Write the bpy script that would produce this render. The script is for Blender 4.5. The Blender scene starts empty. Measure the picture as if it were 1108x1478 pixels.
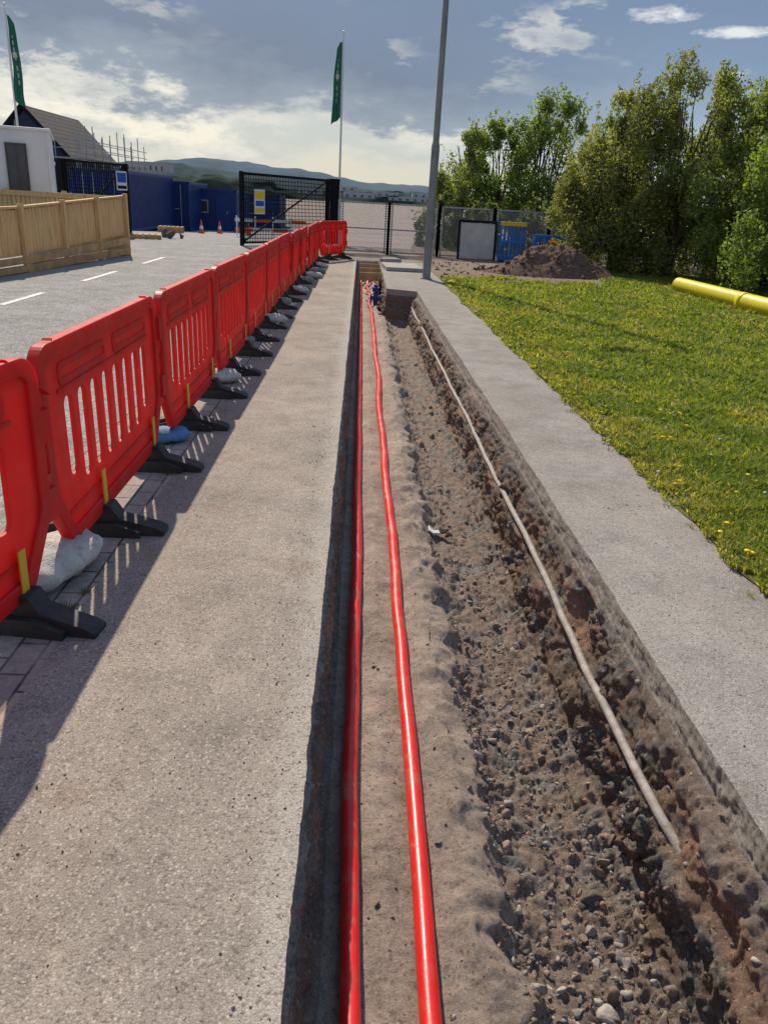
import bpy, math, random
import numpy as np
from mathutils import Vector, Matrix, noise
from mathutils.bvhtree import BVHTree
random.seed(7); rng=np.random.default_rng(7)
scn=bpy.context.scene
scn.view_settings.view_transform='Standard'; scn.view_settings.look='None'; scn.view_settings.exposure=0
COL=scn.collection
def link(o): COL.objects.link(o); return o
def sm(a,b,x):
    t=min(1,max(0,(x-a)/(b-a))); return t*t*(3-2*t)

# ---------------------------------------------------------------- materials
class NT:
    def __init__(s,name):
        s.m=bpy.data.materials.new(name); s.m.use_nodes=True; s.t=s.m.node_tree; s.n=s.t.nodes; s.l=s.t.links
        s.b=s.n['Principled BSDF']; s.out=s.n['Material Output']
    def add(s,ty,**k):
        n=s.n.new(ty)
        for a,v in k.items(): setattr(n,a,v)
        return n
    def lk(s,a,b): s.l.new(a,b)
    def coord(s,obj=False):
        if obj: return s.add('ShaderNodeTexCoord').outputs['Object']
        return s.add('ShaderNodeNewGeometry').outputs['Position']
    def noise(s,co,scale,detail=6,rough=.6):
        n=s.add('ShaderNodeTexNoise'); n.inputs['Scale'].default_value=scale; n.inputs['Detail'].default_value=detail; n.inputs['Roughness'].default_value=rough
        s.lk(co,n.inputs['Vector']); return n.outputs['Fac']
    def vor(s,co,scale,out='Distance'):
        n=s.add('ShaderNodeTexVoronoi'); n.inputs['Scale'].default_value=scale; s.lk(co,n.inputs['Vector']); return n.outputs[out]
    def ramp(s,fac,stops):
        r=s.add('ShaderNodeValToRGB'); e=r.color_ramp.elements
        while len(e)<len(stops): e.new(.5)
        for i,(p,c) in enumerate(stops):
            e[i].position=p
            if not hasattr(c,'__len__'): c=(c,c,c)
            e[i].color=(*c,1)
        s.lk(fac,r.inputs['Fac']); return r.outputs['Color']
    def mix(s,fac,a,b,mode='MIX'):
        n=s.add('ShaderNodeMix',data_type='RGBA',blend_type=mode)
        for sock,v in ((n.inputs[0],fac),(n.inputs[6],a),(n.inputs[7],b)):
            if hasattr(v,'links'): s.lk(v,sock)
            elif hasattr(v,'__len__'): sock.default_value=(*v,1)
            else: sock.default_value=v
        return n.outputs[2]
    def math(s,op,a,b=0.0):
        n=s.add('ShaderNodeMath',operation=op)
        for i,v in enumerate((a,b)):
            if hasattr(v,'links'): s.lk(v,n.inputs[i])
            else: n.inputs[i].default_value=v
        return n.outputs[0]
    def bump(s,h,strength=.5,dist=.01):
        n=s.add('ShaderNodeBump'); n.inputs['Strength'].default_value=strength; n.inputs['Distance'].default_value=dist
        s.lk(h,n.inputs['Height']); s.lk(n.outputs[0],s.b.inputs['Normal'])
    def base(s,c):
        if hasattr(c,'links'): s.lk(c,s.b.inputs['Base Color'])
        else: s.b.inputs['Base Color'].default_value=(*c,1)
    def rough(s,r,spec=.3):
        s.b.inputs['Roughness'].default_value=r; s.b.inputs['Specular IOR Level'].default_value=spec
def simple(name,c,rough=.6,var=.25,scale=6,bump=.15,bscale=40,spec=.35,obj=False,metal=0,dirt=None):
    t=NT(name); co=t.coord(obj)
    lo=tuple(x*(1-var) for x in c); hi=tuple(min(1,x*(1+var)) for x in c)
    col=t.ramp(t.noise(co,scale,4),[(.3,lo),(.7,hi)])
    if dirt: col=t.mix(t.ramp(t.noise(co,scale*2.3,6,.7),[(.5,0),(.68,.8)]),col,dirt)
    t.base(col); t.rough(rough,spec); t.b.inputs['Metallic'].default_value=metal
    if bump: t.bump(t.noise(co,bscale,3),bump,.01)
    return t.m

def asphalt(name,c1,c2,dark,light,patch=None,agg=140,stain=None,edge=None):
    t=NT(name); co=t.coord()
    big=t.noise(co,1.1,5,.65)
    col=t.ramp(big,[(.32,c1),(.66,c2)])
    st=t.ramp(t.noise(co,3.6,8,.78),[(.30,.64),(.47,.94),(.68,1.16)])
    col=t.mix(1,col,st,'MULTIPLY')
    if patch: col=t.mix(t.ramp(t.noise(co,.8,5,.7),[(.52,0),(.66,.6)]),col,patch)
    if stain: col=t.mix(t.ramp(t.noise(co,2.1,8,.72),[(.56,0),(.66,.65)]),col,stain)
    if edge:
        sx=t.add('ShaderNodeSeparateXYZ'); t.lk(co,sx.inputs[0])
        e=t.math('ADD',sx.outputs[0],t.math('MULTIPLY',t.math('SUBTRACT',t.noise(co,9,6,.7),.5),.22))
        col=t.mix(t.ramp(t.math('MULTIPLY',t.math('ADD',e,.26),6.0),[(.3,0),(.75,.55)]),col,edge)
    vn=t.add('ShaderNodeTexVoronoi'); vn.inputs['Scale'].default_value=agg; t.lk(co,vn.inputs['Vector'])
    sep=t.add('ShaderNodeSeparateColor'); t.lk(vn.outputs['Color'],sep.inputs[0])
    col=t.mix(t.ramp(sep.outputs[0],[(.0,.65),(.24,0)]),col,dark)
    col=t.mix(t.ramp(sep.outputs[1],[(.78,0),(1,.65)]),col,light)
    vv=vn.outputs['Distance']
    col=t.mix(t.ramp(vv,[(.3,0),(.85,.4)]),col,dark)
    fine=t.noise(co,260,2,.7)
    col=t.mix(1,col,t.ramp(fine,[(.3,.70),(.7,1.30)]),'MULTIPLY')
    col=t.mix(t.ramp(t.noise(co,7,9,.82),[(.59,0),(.66,.45)]),col,light)
    t.base(col); t.rough(.92,.15)
    h=t.math('ADD',t.math('MULTIPLY',vv,-.8),fine)
    t.bump(h,.45,.004)
    return t.m
M={}
M['pave']=asphalt('pavement_asphalt',(.30,.255,.21),(.43,.37,.31),(.11,.09,.075),(.60,.54,.46),patch=(.43,.35,.28),stain=(.31,.225,.17),edge=(.50,.46,.40))
M['path']=asphalt('path_asphalt',(.28,.25,.22),(.40,.365,.325),(.10,.09,.08),(.54,.49,.43),patch=(.37,.32,.265))
M['road']=asphalt('road_asphalt',(.27,.26,.245),(.40,.38,.35),(.07,.07,.07),(.70,.66,.60),agg=62)
M['paint']=simple('road_paint',(.58,.58,.56),.7,.35,12)
M['ground']=simple('ground_earth',(.22,.18,.14),.95,.35,1.2,.6,14,.1)
M['slabedge']=asphalt('cut_edge_concrete',(.38,.36,.33),(.48,.45,.41),(.2,.19,.18),(.55,.53,.5))
t=NT('block_paving'); co=t.coord()
mp=t.add('ShaderNodeMapping'); mp.inputs['Rotation'].default_value=(0,0,math.radians(90)); t.lk(co,mp.inputs[0])
br=t.add('ShaderNodeTexBrick'); t.lk(mp.outputs[0],br.inputs['Vector']); br.inputs['Scale'].default_value=1
br.inputs['Brick Width'].default_value=.2; br.inputs['Row Height'].default_value=.1; br.inputs['Mortar Size'].default_value=.006
br.inputs['Color1'].default_value=(.40,.33,.275,1); br.inputs['Color2'].default_value=(.29,.245,.22,1); br.inputs['Mortar'].default_value=(.10,.085,.07,1)
c=t.mix(1,br.outputs['Color'],t.ramp(t.noise(co,25,8,.75),[(.3,.65),(.7,1.35)]),'MULTIPLY')
c=t.mix(t.ramp(t.noise(co,3,6,.7),[(.45,0),(.7,.8)]),c,(.44,.36,.30))
t.base(c); t.rough(.9,.15)
t.bump(t.math('ADD',t.math('MULTIPLY',br.outputs['Fac'],-1.2),t.math('MULTIPLY',t.noise(co,90,4),.5)),.7,.008); M['block']=t.m
def soil(name,grain=170):
    t=NT(name); co=t.coord()
    vc=t.add('ShaderNodeVertexColor'); vc.layer_name='Col'
    col=t.mix(1,vc.outputs[0],t.ramp(t.noise(co,grain,4,.75),[(.28,.6),(.72,1.4)]),'MULTIPLY')
    col=t.mix(1,col,t.ramp(t.noise(co,14,8,.75),[(.3,.70),(.7,1.25)]),'MULTIPLY')
    v=t.vor(co,grain*.6,'Color'); sp=t.add('ShaderNodeSeparateColor'); t.lk(v,sp.inputs[0])
    col=t.mix(t.ramp(sp.outputs[0],[(.86,0),(1,.6)]),col,(.50,.42,.35))
    col=t.mix(t.ramp(sp.outputs[1],[(.84,0),(1,.55)]),col,(.09,.07,.06))
    t.base(col); t.rough(.95,.1)
    t.bump(t.math('MULTIPLY',t.noise(co,50,10,.84),2.0),.85,.012); return t.m
M['soil']=soil('trench_soil')
t=NT('stones'); co=t.coord(); vc=t.add('ShaderNodeVertexColor'); vc.layer_name='Col'
t.base(t.mix(1,vc.outputs[0],t.ramp(t.noise(co,70,5,.7),[(.3,.6),(.7,1.3)]),'MULTIPLY')); t.rough(.92,.1); t.bump(t.noise(co,120,4),.7,.004); M['stone']=t.m

def plastic(name,c,rough=.4,trans=.0,dirt=None,obj=True,spec=.5,damt=.45,dust=None):
    t=NT(name); co=t.coord(obj)
    col=t.ramp(t.noise(co,2.5,4),[(.3,tuple(x*.85 for x in c)),(.7,c)])
    if dirt:
        col=t.mix(t.ramp(t.noise(co,7,9,.75),[(.5,0),(.75,damt)]),col,dirt)
    rr=t.ramp(t.noise(co,12,5),[(.3,rough*.8),(.7,min(1,rough*1.35))])
    if dust:
        dm=t.ramp(t.noise(co,3.1,10,.8),[(.54,0),(.68,.75)]); col=t.mix(dm,col,dust); rr=t.mix(dm,rr,(.9,.9,.9))
    t.base(col); t.rough(rough,spec)
    t.lk(rr,t.b.inputs['Roughness'])
    t.bump(t.noise(co,35,3),.08,.01)
    if trans:
        tr=t.add('ShaderNodeBsdfTranslucent'); t.lk(col,tr.inputs[0]); mx=t.add('ShaderNodeMixShader'); mx.inputs[0].default_value=trans
        t.lk(t.b.outputs[0],mx.inputs[1]); t.lk(tr.outputs[0],mx.inputs[2]); t.lk(mx.outputs[0],t.out.inputs[0])
    return t.m
M['red']=plastic('barrier_red_plastic',(.92,.04,.038),.42,.5,dirt=(.60,.17,.12),damt=.6)
M['duct']=plastic('duct_red_plastic',(.80,.018,.014),.33,.0,dirt=(.45,.18,.12),obj=False,damt=.6,dust=(.50,.22,.16))
M['black']=plastic('black_rubber',(.03,.028,.027),.6,.0,dirt=(.14,.11,.09))
M['yclip']=plastic('yellow_plastic',(.80,.50,.03),.45)
M['ypipe']=plastic('yellow_pipe_plastic',(.78,.66,.03),.35,obj=False,dirt=(.5,.42,.1))
M['pipe']=simple('grey_service_pipe',(.36,.33,.30),.7,.25,12,.3,60,dirt=(.24,.17,.12))
M['bag']=simple('sandbag_weave',(.55,.52,.47),.9,.2,8,.8,120,obj=True,dirt=(.32,.26,.2))
M['bagdk']=simple('sandbag_weave_dark',(.24,.235,.23),.9,.2,8,.8,120,obj=True,dirt=(.25,.2,.16))
M['bluebag']=simple('blue_weave',(.10,.22,.42),.7,.2,8,.6,90,obj=True)
M['galv']=simple('galvanised_steel',(.36,.37,.38),.5,.18,5,.05,60,.5,metal=.4)
M['galvdk']=simple('weathered_fence_wire',(.20,.21,.21),.7,.18,5,0,60,.2)
M['lamp']=simple('lamp_post_paint',(.23,.235,.24),.6,.25,3,.05,50,.4)
M['lens']=simple('lamp_lens',(.6,.6,.58),.2,.05)
M['blackmetal']=simple('black_steel',(.014,.015,.018),.8,.2,6,0,spec=.1)
t=NT('fence_timber'); co=t.coord(); mp=t.add('ShaderNodeMapping'); mp.inputs['Scale'].default_value=(9,9,1.2); t.lk(co,mp.inputs[0])
c=t.ramp(t.noise(mp.outputs[0],1.6,7,.65),[(.25,(.46,.28,.11)),(.5,(.68,.46,.21)),(.75,(.78,.58,.30))])
t.base(c); t.rough(.75,.2); t.bump(t.noise(mp.outputs[0],6,5),.3,.01); M['wood']=t.m
M['sleeper']=simple('sleeper_timber',(.48,.32,.15),.85,.3,4,.4,20,.2)
M['white']=simple('white_cabin_panel',(.78,.78,.77),.5,.06,2,.05)
M['frame']=simple('window_frame_brown',(.10,.07,.055),.5,.2,5)
M['glass']=simple('dark_glass',(.04,.045,.05),.1,.2,3,0,spec=.6)
t=NT('container_blue'); co=t.coord(); 
c=t.ramp(t.noise(co,1.2,6),[(.3,(.010,.030,.13)),(.7,(.014,.045,.19))]); t.base(c); t.rough(.5,.3); M['navy']=t.m
M['blue']=plastic('blue_plastic',(.02,.20,.62),.45,.1)
M['signblue']=simple('sign_blue',(.02,.10,.45),.4,.05); M['signwhite']=simple('sign_white',(.75,.76,.77),.4,.04); M['signyellow']=simple('sign_yellow',(.8,.6,.05),.4,.05)
t=NT('roof_tiles'); co=t.coord(); mp=t.add('ShaderNodeMapping'); mp.inputs['Rotation'].default_value=(0,0,math.radians(90)); t.lk(co,mp.inputs[0])
br=t.add('ShaderNodeTexBrick'); t.lk(mp.outputs[0],br.inputs['Vector']); br.inputs['Scale'].default_value=1; br.inputs['Brick Width'].default_value=.5; br.inputs['Row Height'].default_value=.28; br.inputs['Mortar Size'].default_value=.03
br.inputs['Color1'].default_value=(.09,.08,.075,1); br.inputs['Color2'].default_value=(.12,.105,.10,1); br.inputs['Mortar'].default_value=(.03,.03,.03,1)
t.base(br.outputs['Color']); t.rough(.85,.12); M['tile']=t.m
M['membrane']=simple('wall_membrane',(.02,.04,.09),.6,.3,1.5)
M['bark']=simple('bark',(.12,.10,.075),.9,.3,9,.6,30,.1)
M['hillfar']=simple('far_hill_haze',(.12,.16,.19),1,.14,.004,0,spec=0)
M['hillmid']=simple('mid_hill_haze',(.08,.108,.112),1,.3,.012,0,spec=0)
M['shore']=simple('far_shore_woodland_haze',(.05,.068,.052),1,.5,.03,0,spec=0)  # dark woodland green with distance haze put into the base colour
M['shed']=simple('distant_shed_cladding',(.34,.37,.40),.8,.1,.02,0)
M['bluevalve']=plastic('valve_blue',(.02,.10,.35),.4)
def foliage(name,tr=.42,tg=(1.35,1.5,.55)):
    t=NT(name); vc=t.add('ShaderNodeVertexColor'); vc.layer_name='Col'
    col=vc.outputs[0]; t.base(col); t.rough(.55,.25)
    g=t.mix(1,col,tg,'MULTIPLY')
    T=t.add('ShaderNodeBsdfTranslucent'); t.lk(g,T.inputs[0]); mx=t.add('ShaderNodeMixShader'); mx.inputs[0].default_value=tr
    t.lk(t.b.outputs[0],mx.inputs[1]); t.lk(T.outputs[0],mx.inputs[2]); t.lk(mx.outputs[0],t.out.inputs[0]); return t.m
M['leaf']=foliage('leaves',tr=.5,tg=(1.6,1.6,.6)); M['grass']=foliage('grass_blades',tr=.5,tg=(1.45,1.4,.5))
t=NT('lawn_soil'); co=t.coord(); c=t.ramp(t.noise(co,2.2,7,.7),[(.32,(.17,.13,.06)),(.5,(.15,.16,.04)),(.7,(.17,.21,.045))]); 
c=t.mix(1,c,t.ramp(t.noise(co,50,6,.7),[(.3,.5),(.7,1.4)]),'MULTIPLY')
sx=t.add('ShaderNodeSeparateXYZ'); t.lk(co,sx.inputs[0])
far=t.math('ADD',t.math('MULTIPLY',t.math('SUBTRACT',sx.outputs[1],18.3),.8),t.math('MULTIPLY',t.math('SUBTRACT',t.noise(co,1.1,5),.5),3.0))
c=t.mix(t.ramp(far,[(0,0),(1,1)]),c,t.ramp(t.noise(co,7,7,.7),[(.3,(.16,.115,.085)),(.7,(.30,.23,.18))]))
t.base(c); t.rough(.95,.1); t.bump(t.noise(co,40,6,.7),.7,.02); M['lawn']=t.m
t=NT('water_surface'); co=t.coord(); mp=t.add('ShaderNodeMapping'); mp.inputs['Scale'].default_value=(.02,.1,1); t.lk(co,mp.inputs[0])
t.base(t.ramp(t.noise(mp.outputs[0],1,7,.65),[(.3,(.23,.17,.145)),(.7,(.36,.285,.245))])); t.rough(.75,.15); t.bump(t.noise(mp.outputs[0],8,5),.1,.1); M['water']=t.m
M['petal']=simple('dandelion_petal',(.85,.58,.01),.7,.1,10,0); M['fluff']=simple('dandelion_seed_head',(.60,.60,.52),.9,.1,10,0)
M['flag']=plastic('flag_green_cloth',(.012,.08,.055),.7,.3); M['flagtxt']=simple('flag_white_print',(.45,.50,.48),.7,.05)
M['polew']=simple('flagpole_white',(.70,.70,.69),.4,.05)
M['cream']=simple('board_pale',(.50,.47,.43),.7,.15,3); M['litter']=simple('litter_white',(.6,.62,.66),.5,.1)
M['orange']=plastic('cone_orange',(.8,.12,.02),.5)

# ---------------------------------------------------------------- mesh helpers
class MB:
    def __init__(s): s.v=[]; s.f=[]; s.m=[]
    def quad(s,a,b,c,d,mi=0):
        k=len(s.v); s.v+= [tuple(a),tuple(b),tuple(c),tuple(d)]; s.f.append((k,k+1,k+2,k+3)); s.m.append(mi)
    def box(s,c,size,mi=0,rz=0,R=None):
        k=len(s.v); hx,hy,hz=size[0]/2,size[1]/2,size[2]/2; c=Vector(c)
        R=R or Matrix.Rotation(rz,3,'Z')
        for x in(-hx,hx):
            for y in(-hy,hy):
                for z in(-hz,hz): s.v.append(tuple(c+R@Vector((x,y,z))))
        for f in((0,1,3,2),(4,6,7,5),(0,4,5,1),(2,3,7,6),(0,2,6,4),(1,5,7,3)): s.f.append(tuple(k+i for i in f)); s.m.append(mi)
    def beam(s,a,b,w,d,mi=0):
        a=Vector(a); b=Vector(b); z=(b-a); L=z.length; z.normalize()
        up=Vector((0,0,1)) if abs(z.z)<.95 else Vector((0,1,0))
        x=up.cross(z).normalized(); y=z.cross(x); R=Matrix((x,y,z)).transposed()
        s.box((a+b)/2,(w,d,L),mi,R=R)
    def tube(s,pts,rad,seg=10,mi=0,cap=True):
        pts=[Vector(p) for p in pts]; k0=len(s.v); n=len(pts)
        for i,p in enumerate(pts):
            d=(pts[min(i+1,n-1)]-pts[max(i-1,0)]).normalized()
            up=Vector((0,0,1)) if abs(d.z)<.9 else Vector((1,0,0))
            x=up.cross(d).normalized(); y=d.cross(x); r=rad[i] if hasattr(rad,'__len__') else rad
            for j in range(seg):
                a=2*math.pi*j/seg; s.v.append(tuple(p+x*r*math.cos(a)+y*r*math.sin(a)))
        for i in range(n-1):
            for j in range(seg):
                a=k0+i*seg+j; b=k0+i*seg+(j+1)%seg; s.f.append((a,b,b+seg,a+seg)); s.m.append(mi)
        if cap:
            s.f.append(tuple(k0+j for j in range(seg))[::-1]); s.m.append(mi)
            s.f.append(tuple(k0+(n-1)*seg+j for j in range(seg))); s.m.append(mi)
    def prism(s,prof,y0,y1,mi=0):
        k=len(s.v); n=len(prof)
        for y in(y0,y1):
            for (a,b) in prof: s.v.append((a,y,b))
        s.f.append(tuple(k+i for i in range(n))); s.m.append(mi); s.f.append(tuple(k+n+i for i in range(n))[::-1]); s.m.append(mi)
        for i in range(n):
            j=(i+1)%n; s.f.append((k+i,k+n+i,k+n+j,k+j)); s.m.append(mi)
    def mesh(s,name,mats,smooth=False):
        me=bpy.data.meshes.new(name); me.from_pydata(s.v,[],s.f)
        for m in mats: me.materials.append(M[m] if isinstance(m,str) else m)
        me.polygons.foreach_set('material_index',s.m)
        if smooth: me.polygons.foreach_set('use_smooth',[True]*len(s.f))
        me.update(); return me
    def obj(s,name,mats,smooth=False,bevel=0,loc=None,parent=None,rz=0):
        o=link(bpy.data.objects.new(name,s.mesh(name,mats,smooth)))
        if bevel:
            b=o.modifiers.new('bevel','BEVEL'); b.width=bevel; b.segments=2; b.limit_method='ANGLE'
        if loc: o.location=loc
        o.rotation_euler[2]=rz
        if parent: o.parent=parent
        return o
def fast(name,V,F,mat,col=None,smooth=False):
    V=np.asarray(V,dtype=np.float32); F=np.asarray(F,dtype=np.int32); me=bpy.data.meshes.new(name)
    me.vertices.add(len(V)); me.vertices.foreach_set('co',V.ravel()); k=F.shape[1]
    me.loops.add(F.size); me.loops.foreach_set('vertex_index',F.ravel()); me.polygons.add(len(F))
    me.polygons.foreach_set('loop_start',np.arange(0,F.size,k,dtype=np.int32))
    if smooth: me.polygons.foreach_set('use_smooth',np.ones(len(F),dtype=bool))
    me.update(calc_edges=True)
    if col is not None:
        a=me.color_attributes.new('Col','FLOAT_COLOR','POINT'); c=np.ones((len(V),4),dtype=np.float32); c[:,:3]=col; a.data.foreach_set('color',c.ravel())
    me.materials.append(M[mat]); o=link(bpy.data.objects.new(name,me)); return o
def empty(name,loc=(0,0,0)):
    o=link(bpy.data.objects.new(name,None)); o.location=loc; o.empty_display_size=.2; return o
def N(x,y,z=0): return noise.noise(Vector((x,y,z)))
def FB(x,y,z=0,o=5): return noise.fractal(Vector((x,y,z)),.75,2.1,o)

# ---------------------------------------------------------------- terrain
def height(x,y):
    w=sm(-3.2,-2.2,x); w2=sm(1.8,2.6,x)
    zL=-.8*sm(26,54,y)-6.2*sm(80,110,y); zR=-7*sm(30,45,y); zT=-7*sm(39,55,y)
    zr=zR*(1-w2)+zT*w2
    return zL*(1-w)+zr*w
ys=[-3000,-800,-200,-60,-20,-8,-1]+[1+2*i for i in range(11)]+[23]+[24+i for i in range(1,60)]+[86,90,95,100,105,110,130,200,500,1500,4000,8000]
ys=sorted(set(ys))
xs=[-8000,-3000,-900,-300,-120,-60,-30,-14,-9,-6,-4,-3.2,-3,-2.8,-2.6,-2.4,-2.2,-1.72,-1.3,-.3,1.5,1.8,2,2.2,2.4,2.6,4,7,12,20,40,100,300,900,3000,8000]
V=[];F=[]
for y in ys:
    for x in xs: V.append((x,y,height(x,y)))
nx=len(xs)
for j in range(len(ys)-1):
    for i in range(nx-1):
        if xs[i]>=-.31 and xs[i+1]<=1.51 and ys[j]>=-1.01 and ys[j+1]<=23.01: continue
        F.append((j*nx+i,j*nx+i+1,(j+1)*nx+i+1,(j+1)*nx+i))
fast('ground',V,F,'ground')
Y=[-1.0,-.97,-.9]
while Y[-1]<1.2: Y.append(Y[-1]+.04)
while Y[-1]<23: Y.append(Y[-1]*1.0042)
Y[-1]=23.0
def XL(y): return -.10+.008*N(y*1.3,3)+.005*N(y*9,5)+.003*N(y*40,1)
def XR(y): 
    b=1.20-.07*sm(3,15,y); b=b*(1-sm(15.4,15.7,y))+.55*sm(15.4,15.7,y)
    return b+.012*N(y*1.1,13)+.006*N(y*8,15)+.004*N(y*35,3)
def XE(y): return 1.93-.10*sm(3,17,y)+.045*N(y*.9,23)+.045*N(y*4,25)+.03*N(y*13,27)
def sheet(name,rows,cols,mat,zf):
    V=[];F=[];n=None
    for y in rows:
        c=cols(y); n=len(c)
        for x in c: V.append((x,y,zf(x,y)))
    for j in range(len(rows)-1):
        for i in range(n-1): F.append((j*n+i,j*n+i+1,(j+1)*n+i+1,(j+1)*n+i))
    return fast(name,V,F,mat)
sheet('pavement',Y,lambda y:[-1.07,-.8,-.5,-.25,XL(y)-.03,XL(y)],'pave',lambda x,y:.004)
sheet('footpath',Y,lambda y:[XR(y),XR(y)+.03,1.6,XE(y)+.12],'path',lambda x,y:.004)
sheet('block_paving_strip',[-1+i for i in range(25)],lambda y:[-1.72,-1.07],'block',lambda x,y:.006 if x<-1.1 else .0045)
rr=sorted(set([-20,-8,-1]+[y for y in ys if -1<y<=70]))
sheet('road',[y for y in rr if y<=30],lambda y:[-16,-14,-9,-6,-4,-3.2,-1.72],'road',lambda x,y:height(min(x,-3.2),y)+.005)
sheet('site_yard',[y for y in rr if y>=30],lambda y:[-30,-16,-14,-9,-6,-4,-3.2],'road',lambda x,y:height(x,y)+.005)
mb=MB()
for (a,b) in((10.9,12.4),(14.2,16.2),(18.2,20.2),(7.2,8.8),(3.5,5)): mb.quad((-4.9,a,.010),(-4.8,a,.010),(-4.8,b,.010),(-4.9,b,.010))
mb.obj('road_marking',['paint'])
lx=[0,.03,.08,.16,.3,.5,.8,1.2,1.8,2.5,3.5,5,7,10,14,20,30]
ly=[-6,-3,-1]+[-1+.15*i for i in range(1,60)]; ly+= [ly[-1]+.4*i for i in range(1,55)]; ly=[y for y in ly if y<37]
def lawnz(x,y): return height(x,y)+.008+.02*sm(0,.12,x-XE(y))+.03*max(0,FB(x*.7,y*.7))
sheet('lawn',ly,lambda y:[XE(y)+a for a in lx],'lawn',lawnz)
w=MB(); 
for i in range(12):
    w.quad((-6000+i*1000,58,-4),(-5000+i*1000,58,-4),(-5000+i*1000,2600,-4),(-6000+i*1000,2600,-4))
w.obj('water',['water'])
def hill(name,mat,y0,x0,x1,n,hf,depth,z0=-5):
    V=[];F=[]; m=7
    for i in range(n+1):
        x=x0+(x1-x0)*i/n; h=hf(x)
        for j in range(m):
            t=j/(m-1); V.append((x,y0+depth*t+30*N(x*.01,j),z0+(h-z0)*math.sin(t*math.pi/2)**.8*(1+.05*N(x*.02,t*3))))
    for i in range(n):
        for j in range(m-1): F.append((i*m+j,(i+1)*m+j,(i+1)*m+j+1,i*m+j+1))
    return fast(name,V,F,mat,smooth=True)
def pxX(px,Yd): return ((px-554)/1110*.9983+.026)/1.085*Yd
def far_h(x):
    u=x/3400
    return 90*math.exp(-((u+.20)/.10)**2)+42*math.exp(-((u+.07)/.07)**2)+30*math.exp(-((u-.06)/.12)**2)+32+14*FB(x*.0016,1)+4*FB(x*.01,8)
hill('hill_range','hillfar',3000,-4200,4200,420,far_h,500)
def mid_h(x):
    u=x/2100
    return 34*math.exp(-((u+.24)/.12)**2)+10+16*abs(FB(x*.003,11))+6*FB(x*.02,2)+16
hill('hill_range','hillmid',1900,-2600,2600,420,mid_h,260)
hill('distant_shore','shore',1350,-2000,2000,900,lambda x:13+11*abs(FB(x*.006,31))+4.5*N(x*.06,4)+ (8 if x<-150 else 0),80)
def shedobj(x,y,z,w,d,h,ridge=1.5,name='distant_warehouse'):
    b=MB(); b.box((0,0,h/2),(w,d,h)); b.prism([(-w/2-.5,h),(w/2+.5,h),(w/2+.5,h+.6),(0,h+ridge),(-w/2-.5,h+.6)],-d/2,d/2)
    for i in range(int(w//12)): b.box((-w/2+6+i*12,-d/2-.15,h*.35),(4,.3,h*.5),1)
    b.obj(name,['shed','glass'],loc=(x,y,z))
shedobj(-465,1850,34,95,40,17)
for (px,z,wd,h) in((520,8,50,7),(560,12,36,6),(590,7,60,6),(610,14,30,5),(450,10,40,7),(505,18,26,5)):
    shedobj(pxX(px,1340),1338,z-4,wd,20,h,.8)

# ---------------------------------------------------------------- trench
P=[(-.10,.004,.003,'c'),(-.100,-.07,.006,'c'),(-.090,-.11,.022,'w'),(-.078,-.3,.026,'w'),(-.06,-.5,.020,'w'),(-.03,-.535,.008,'s'),(.06,-.552,.006,'s'),(.17,-.530,.012,'s'),(.29,-.555,.006,'s'),
 (.36,-.515,.016,'s'),(.45,-.485,.020,'s'),(.54,-.52,.022,'s'),(.60,-.605,.022,'r'),(.70,-.64,.024,'r'),(.85,-.65,.028,'r'),(.97,-.635,.034,'r'),(1.035,-.56,.036,'w'),(1.065,-.42,.036,'w'),(1.07,-.325,.028,'w'),
 (1.115,-.285,.020,'w'),(1.13,-.2,.032,'w'),(1.155,-.13,.028,'w'),(1.176,-.108,.014,'w'),(1.194,-.10,.006,'c'),(1.20,.004,.003,'c')]
PR=[]
for i in range(len(P)-1):
    a,b=P[i],P[i+1]; L=math.hypot(b[0]-a[0],b[1]-a[1]); n=max(2,int(L/.0085))
    for k in range(n):
        t=k/n; PR.append((a[0]+(b[0]-a[0])*t,a[1]+(b[1]-a[1])*t,a[2]+(b[2]-a[2])*t,a[3],i+t,(b[0]-a[0])/L,(b[1]-a[1])/L))
PR.append((P[-1][0],P[-1][1],.0,'c',len(P)-1,0,1))
NP=len(PR); V=np.zeros((len(Y)*NP,3)); C=np.zeros((len(Y)*NP,3)); idx=0
red=np.array((.33,.20,.145)); brn=np.array((.26,.185,.135)); gry=np.array((.215,.20,.18)); snd=np.array((.42,.33,.27)); rub=np.array((.30,.225,.18)); cnc=np.array((.42,.39,.35))
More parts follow.
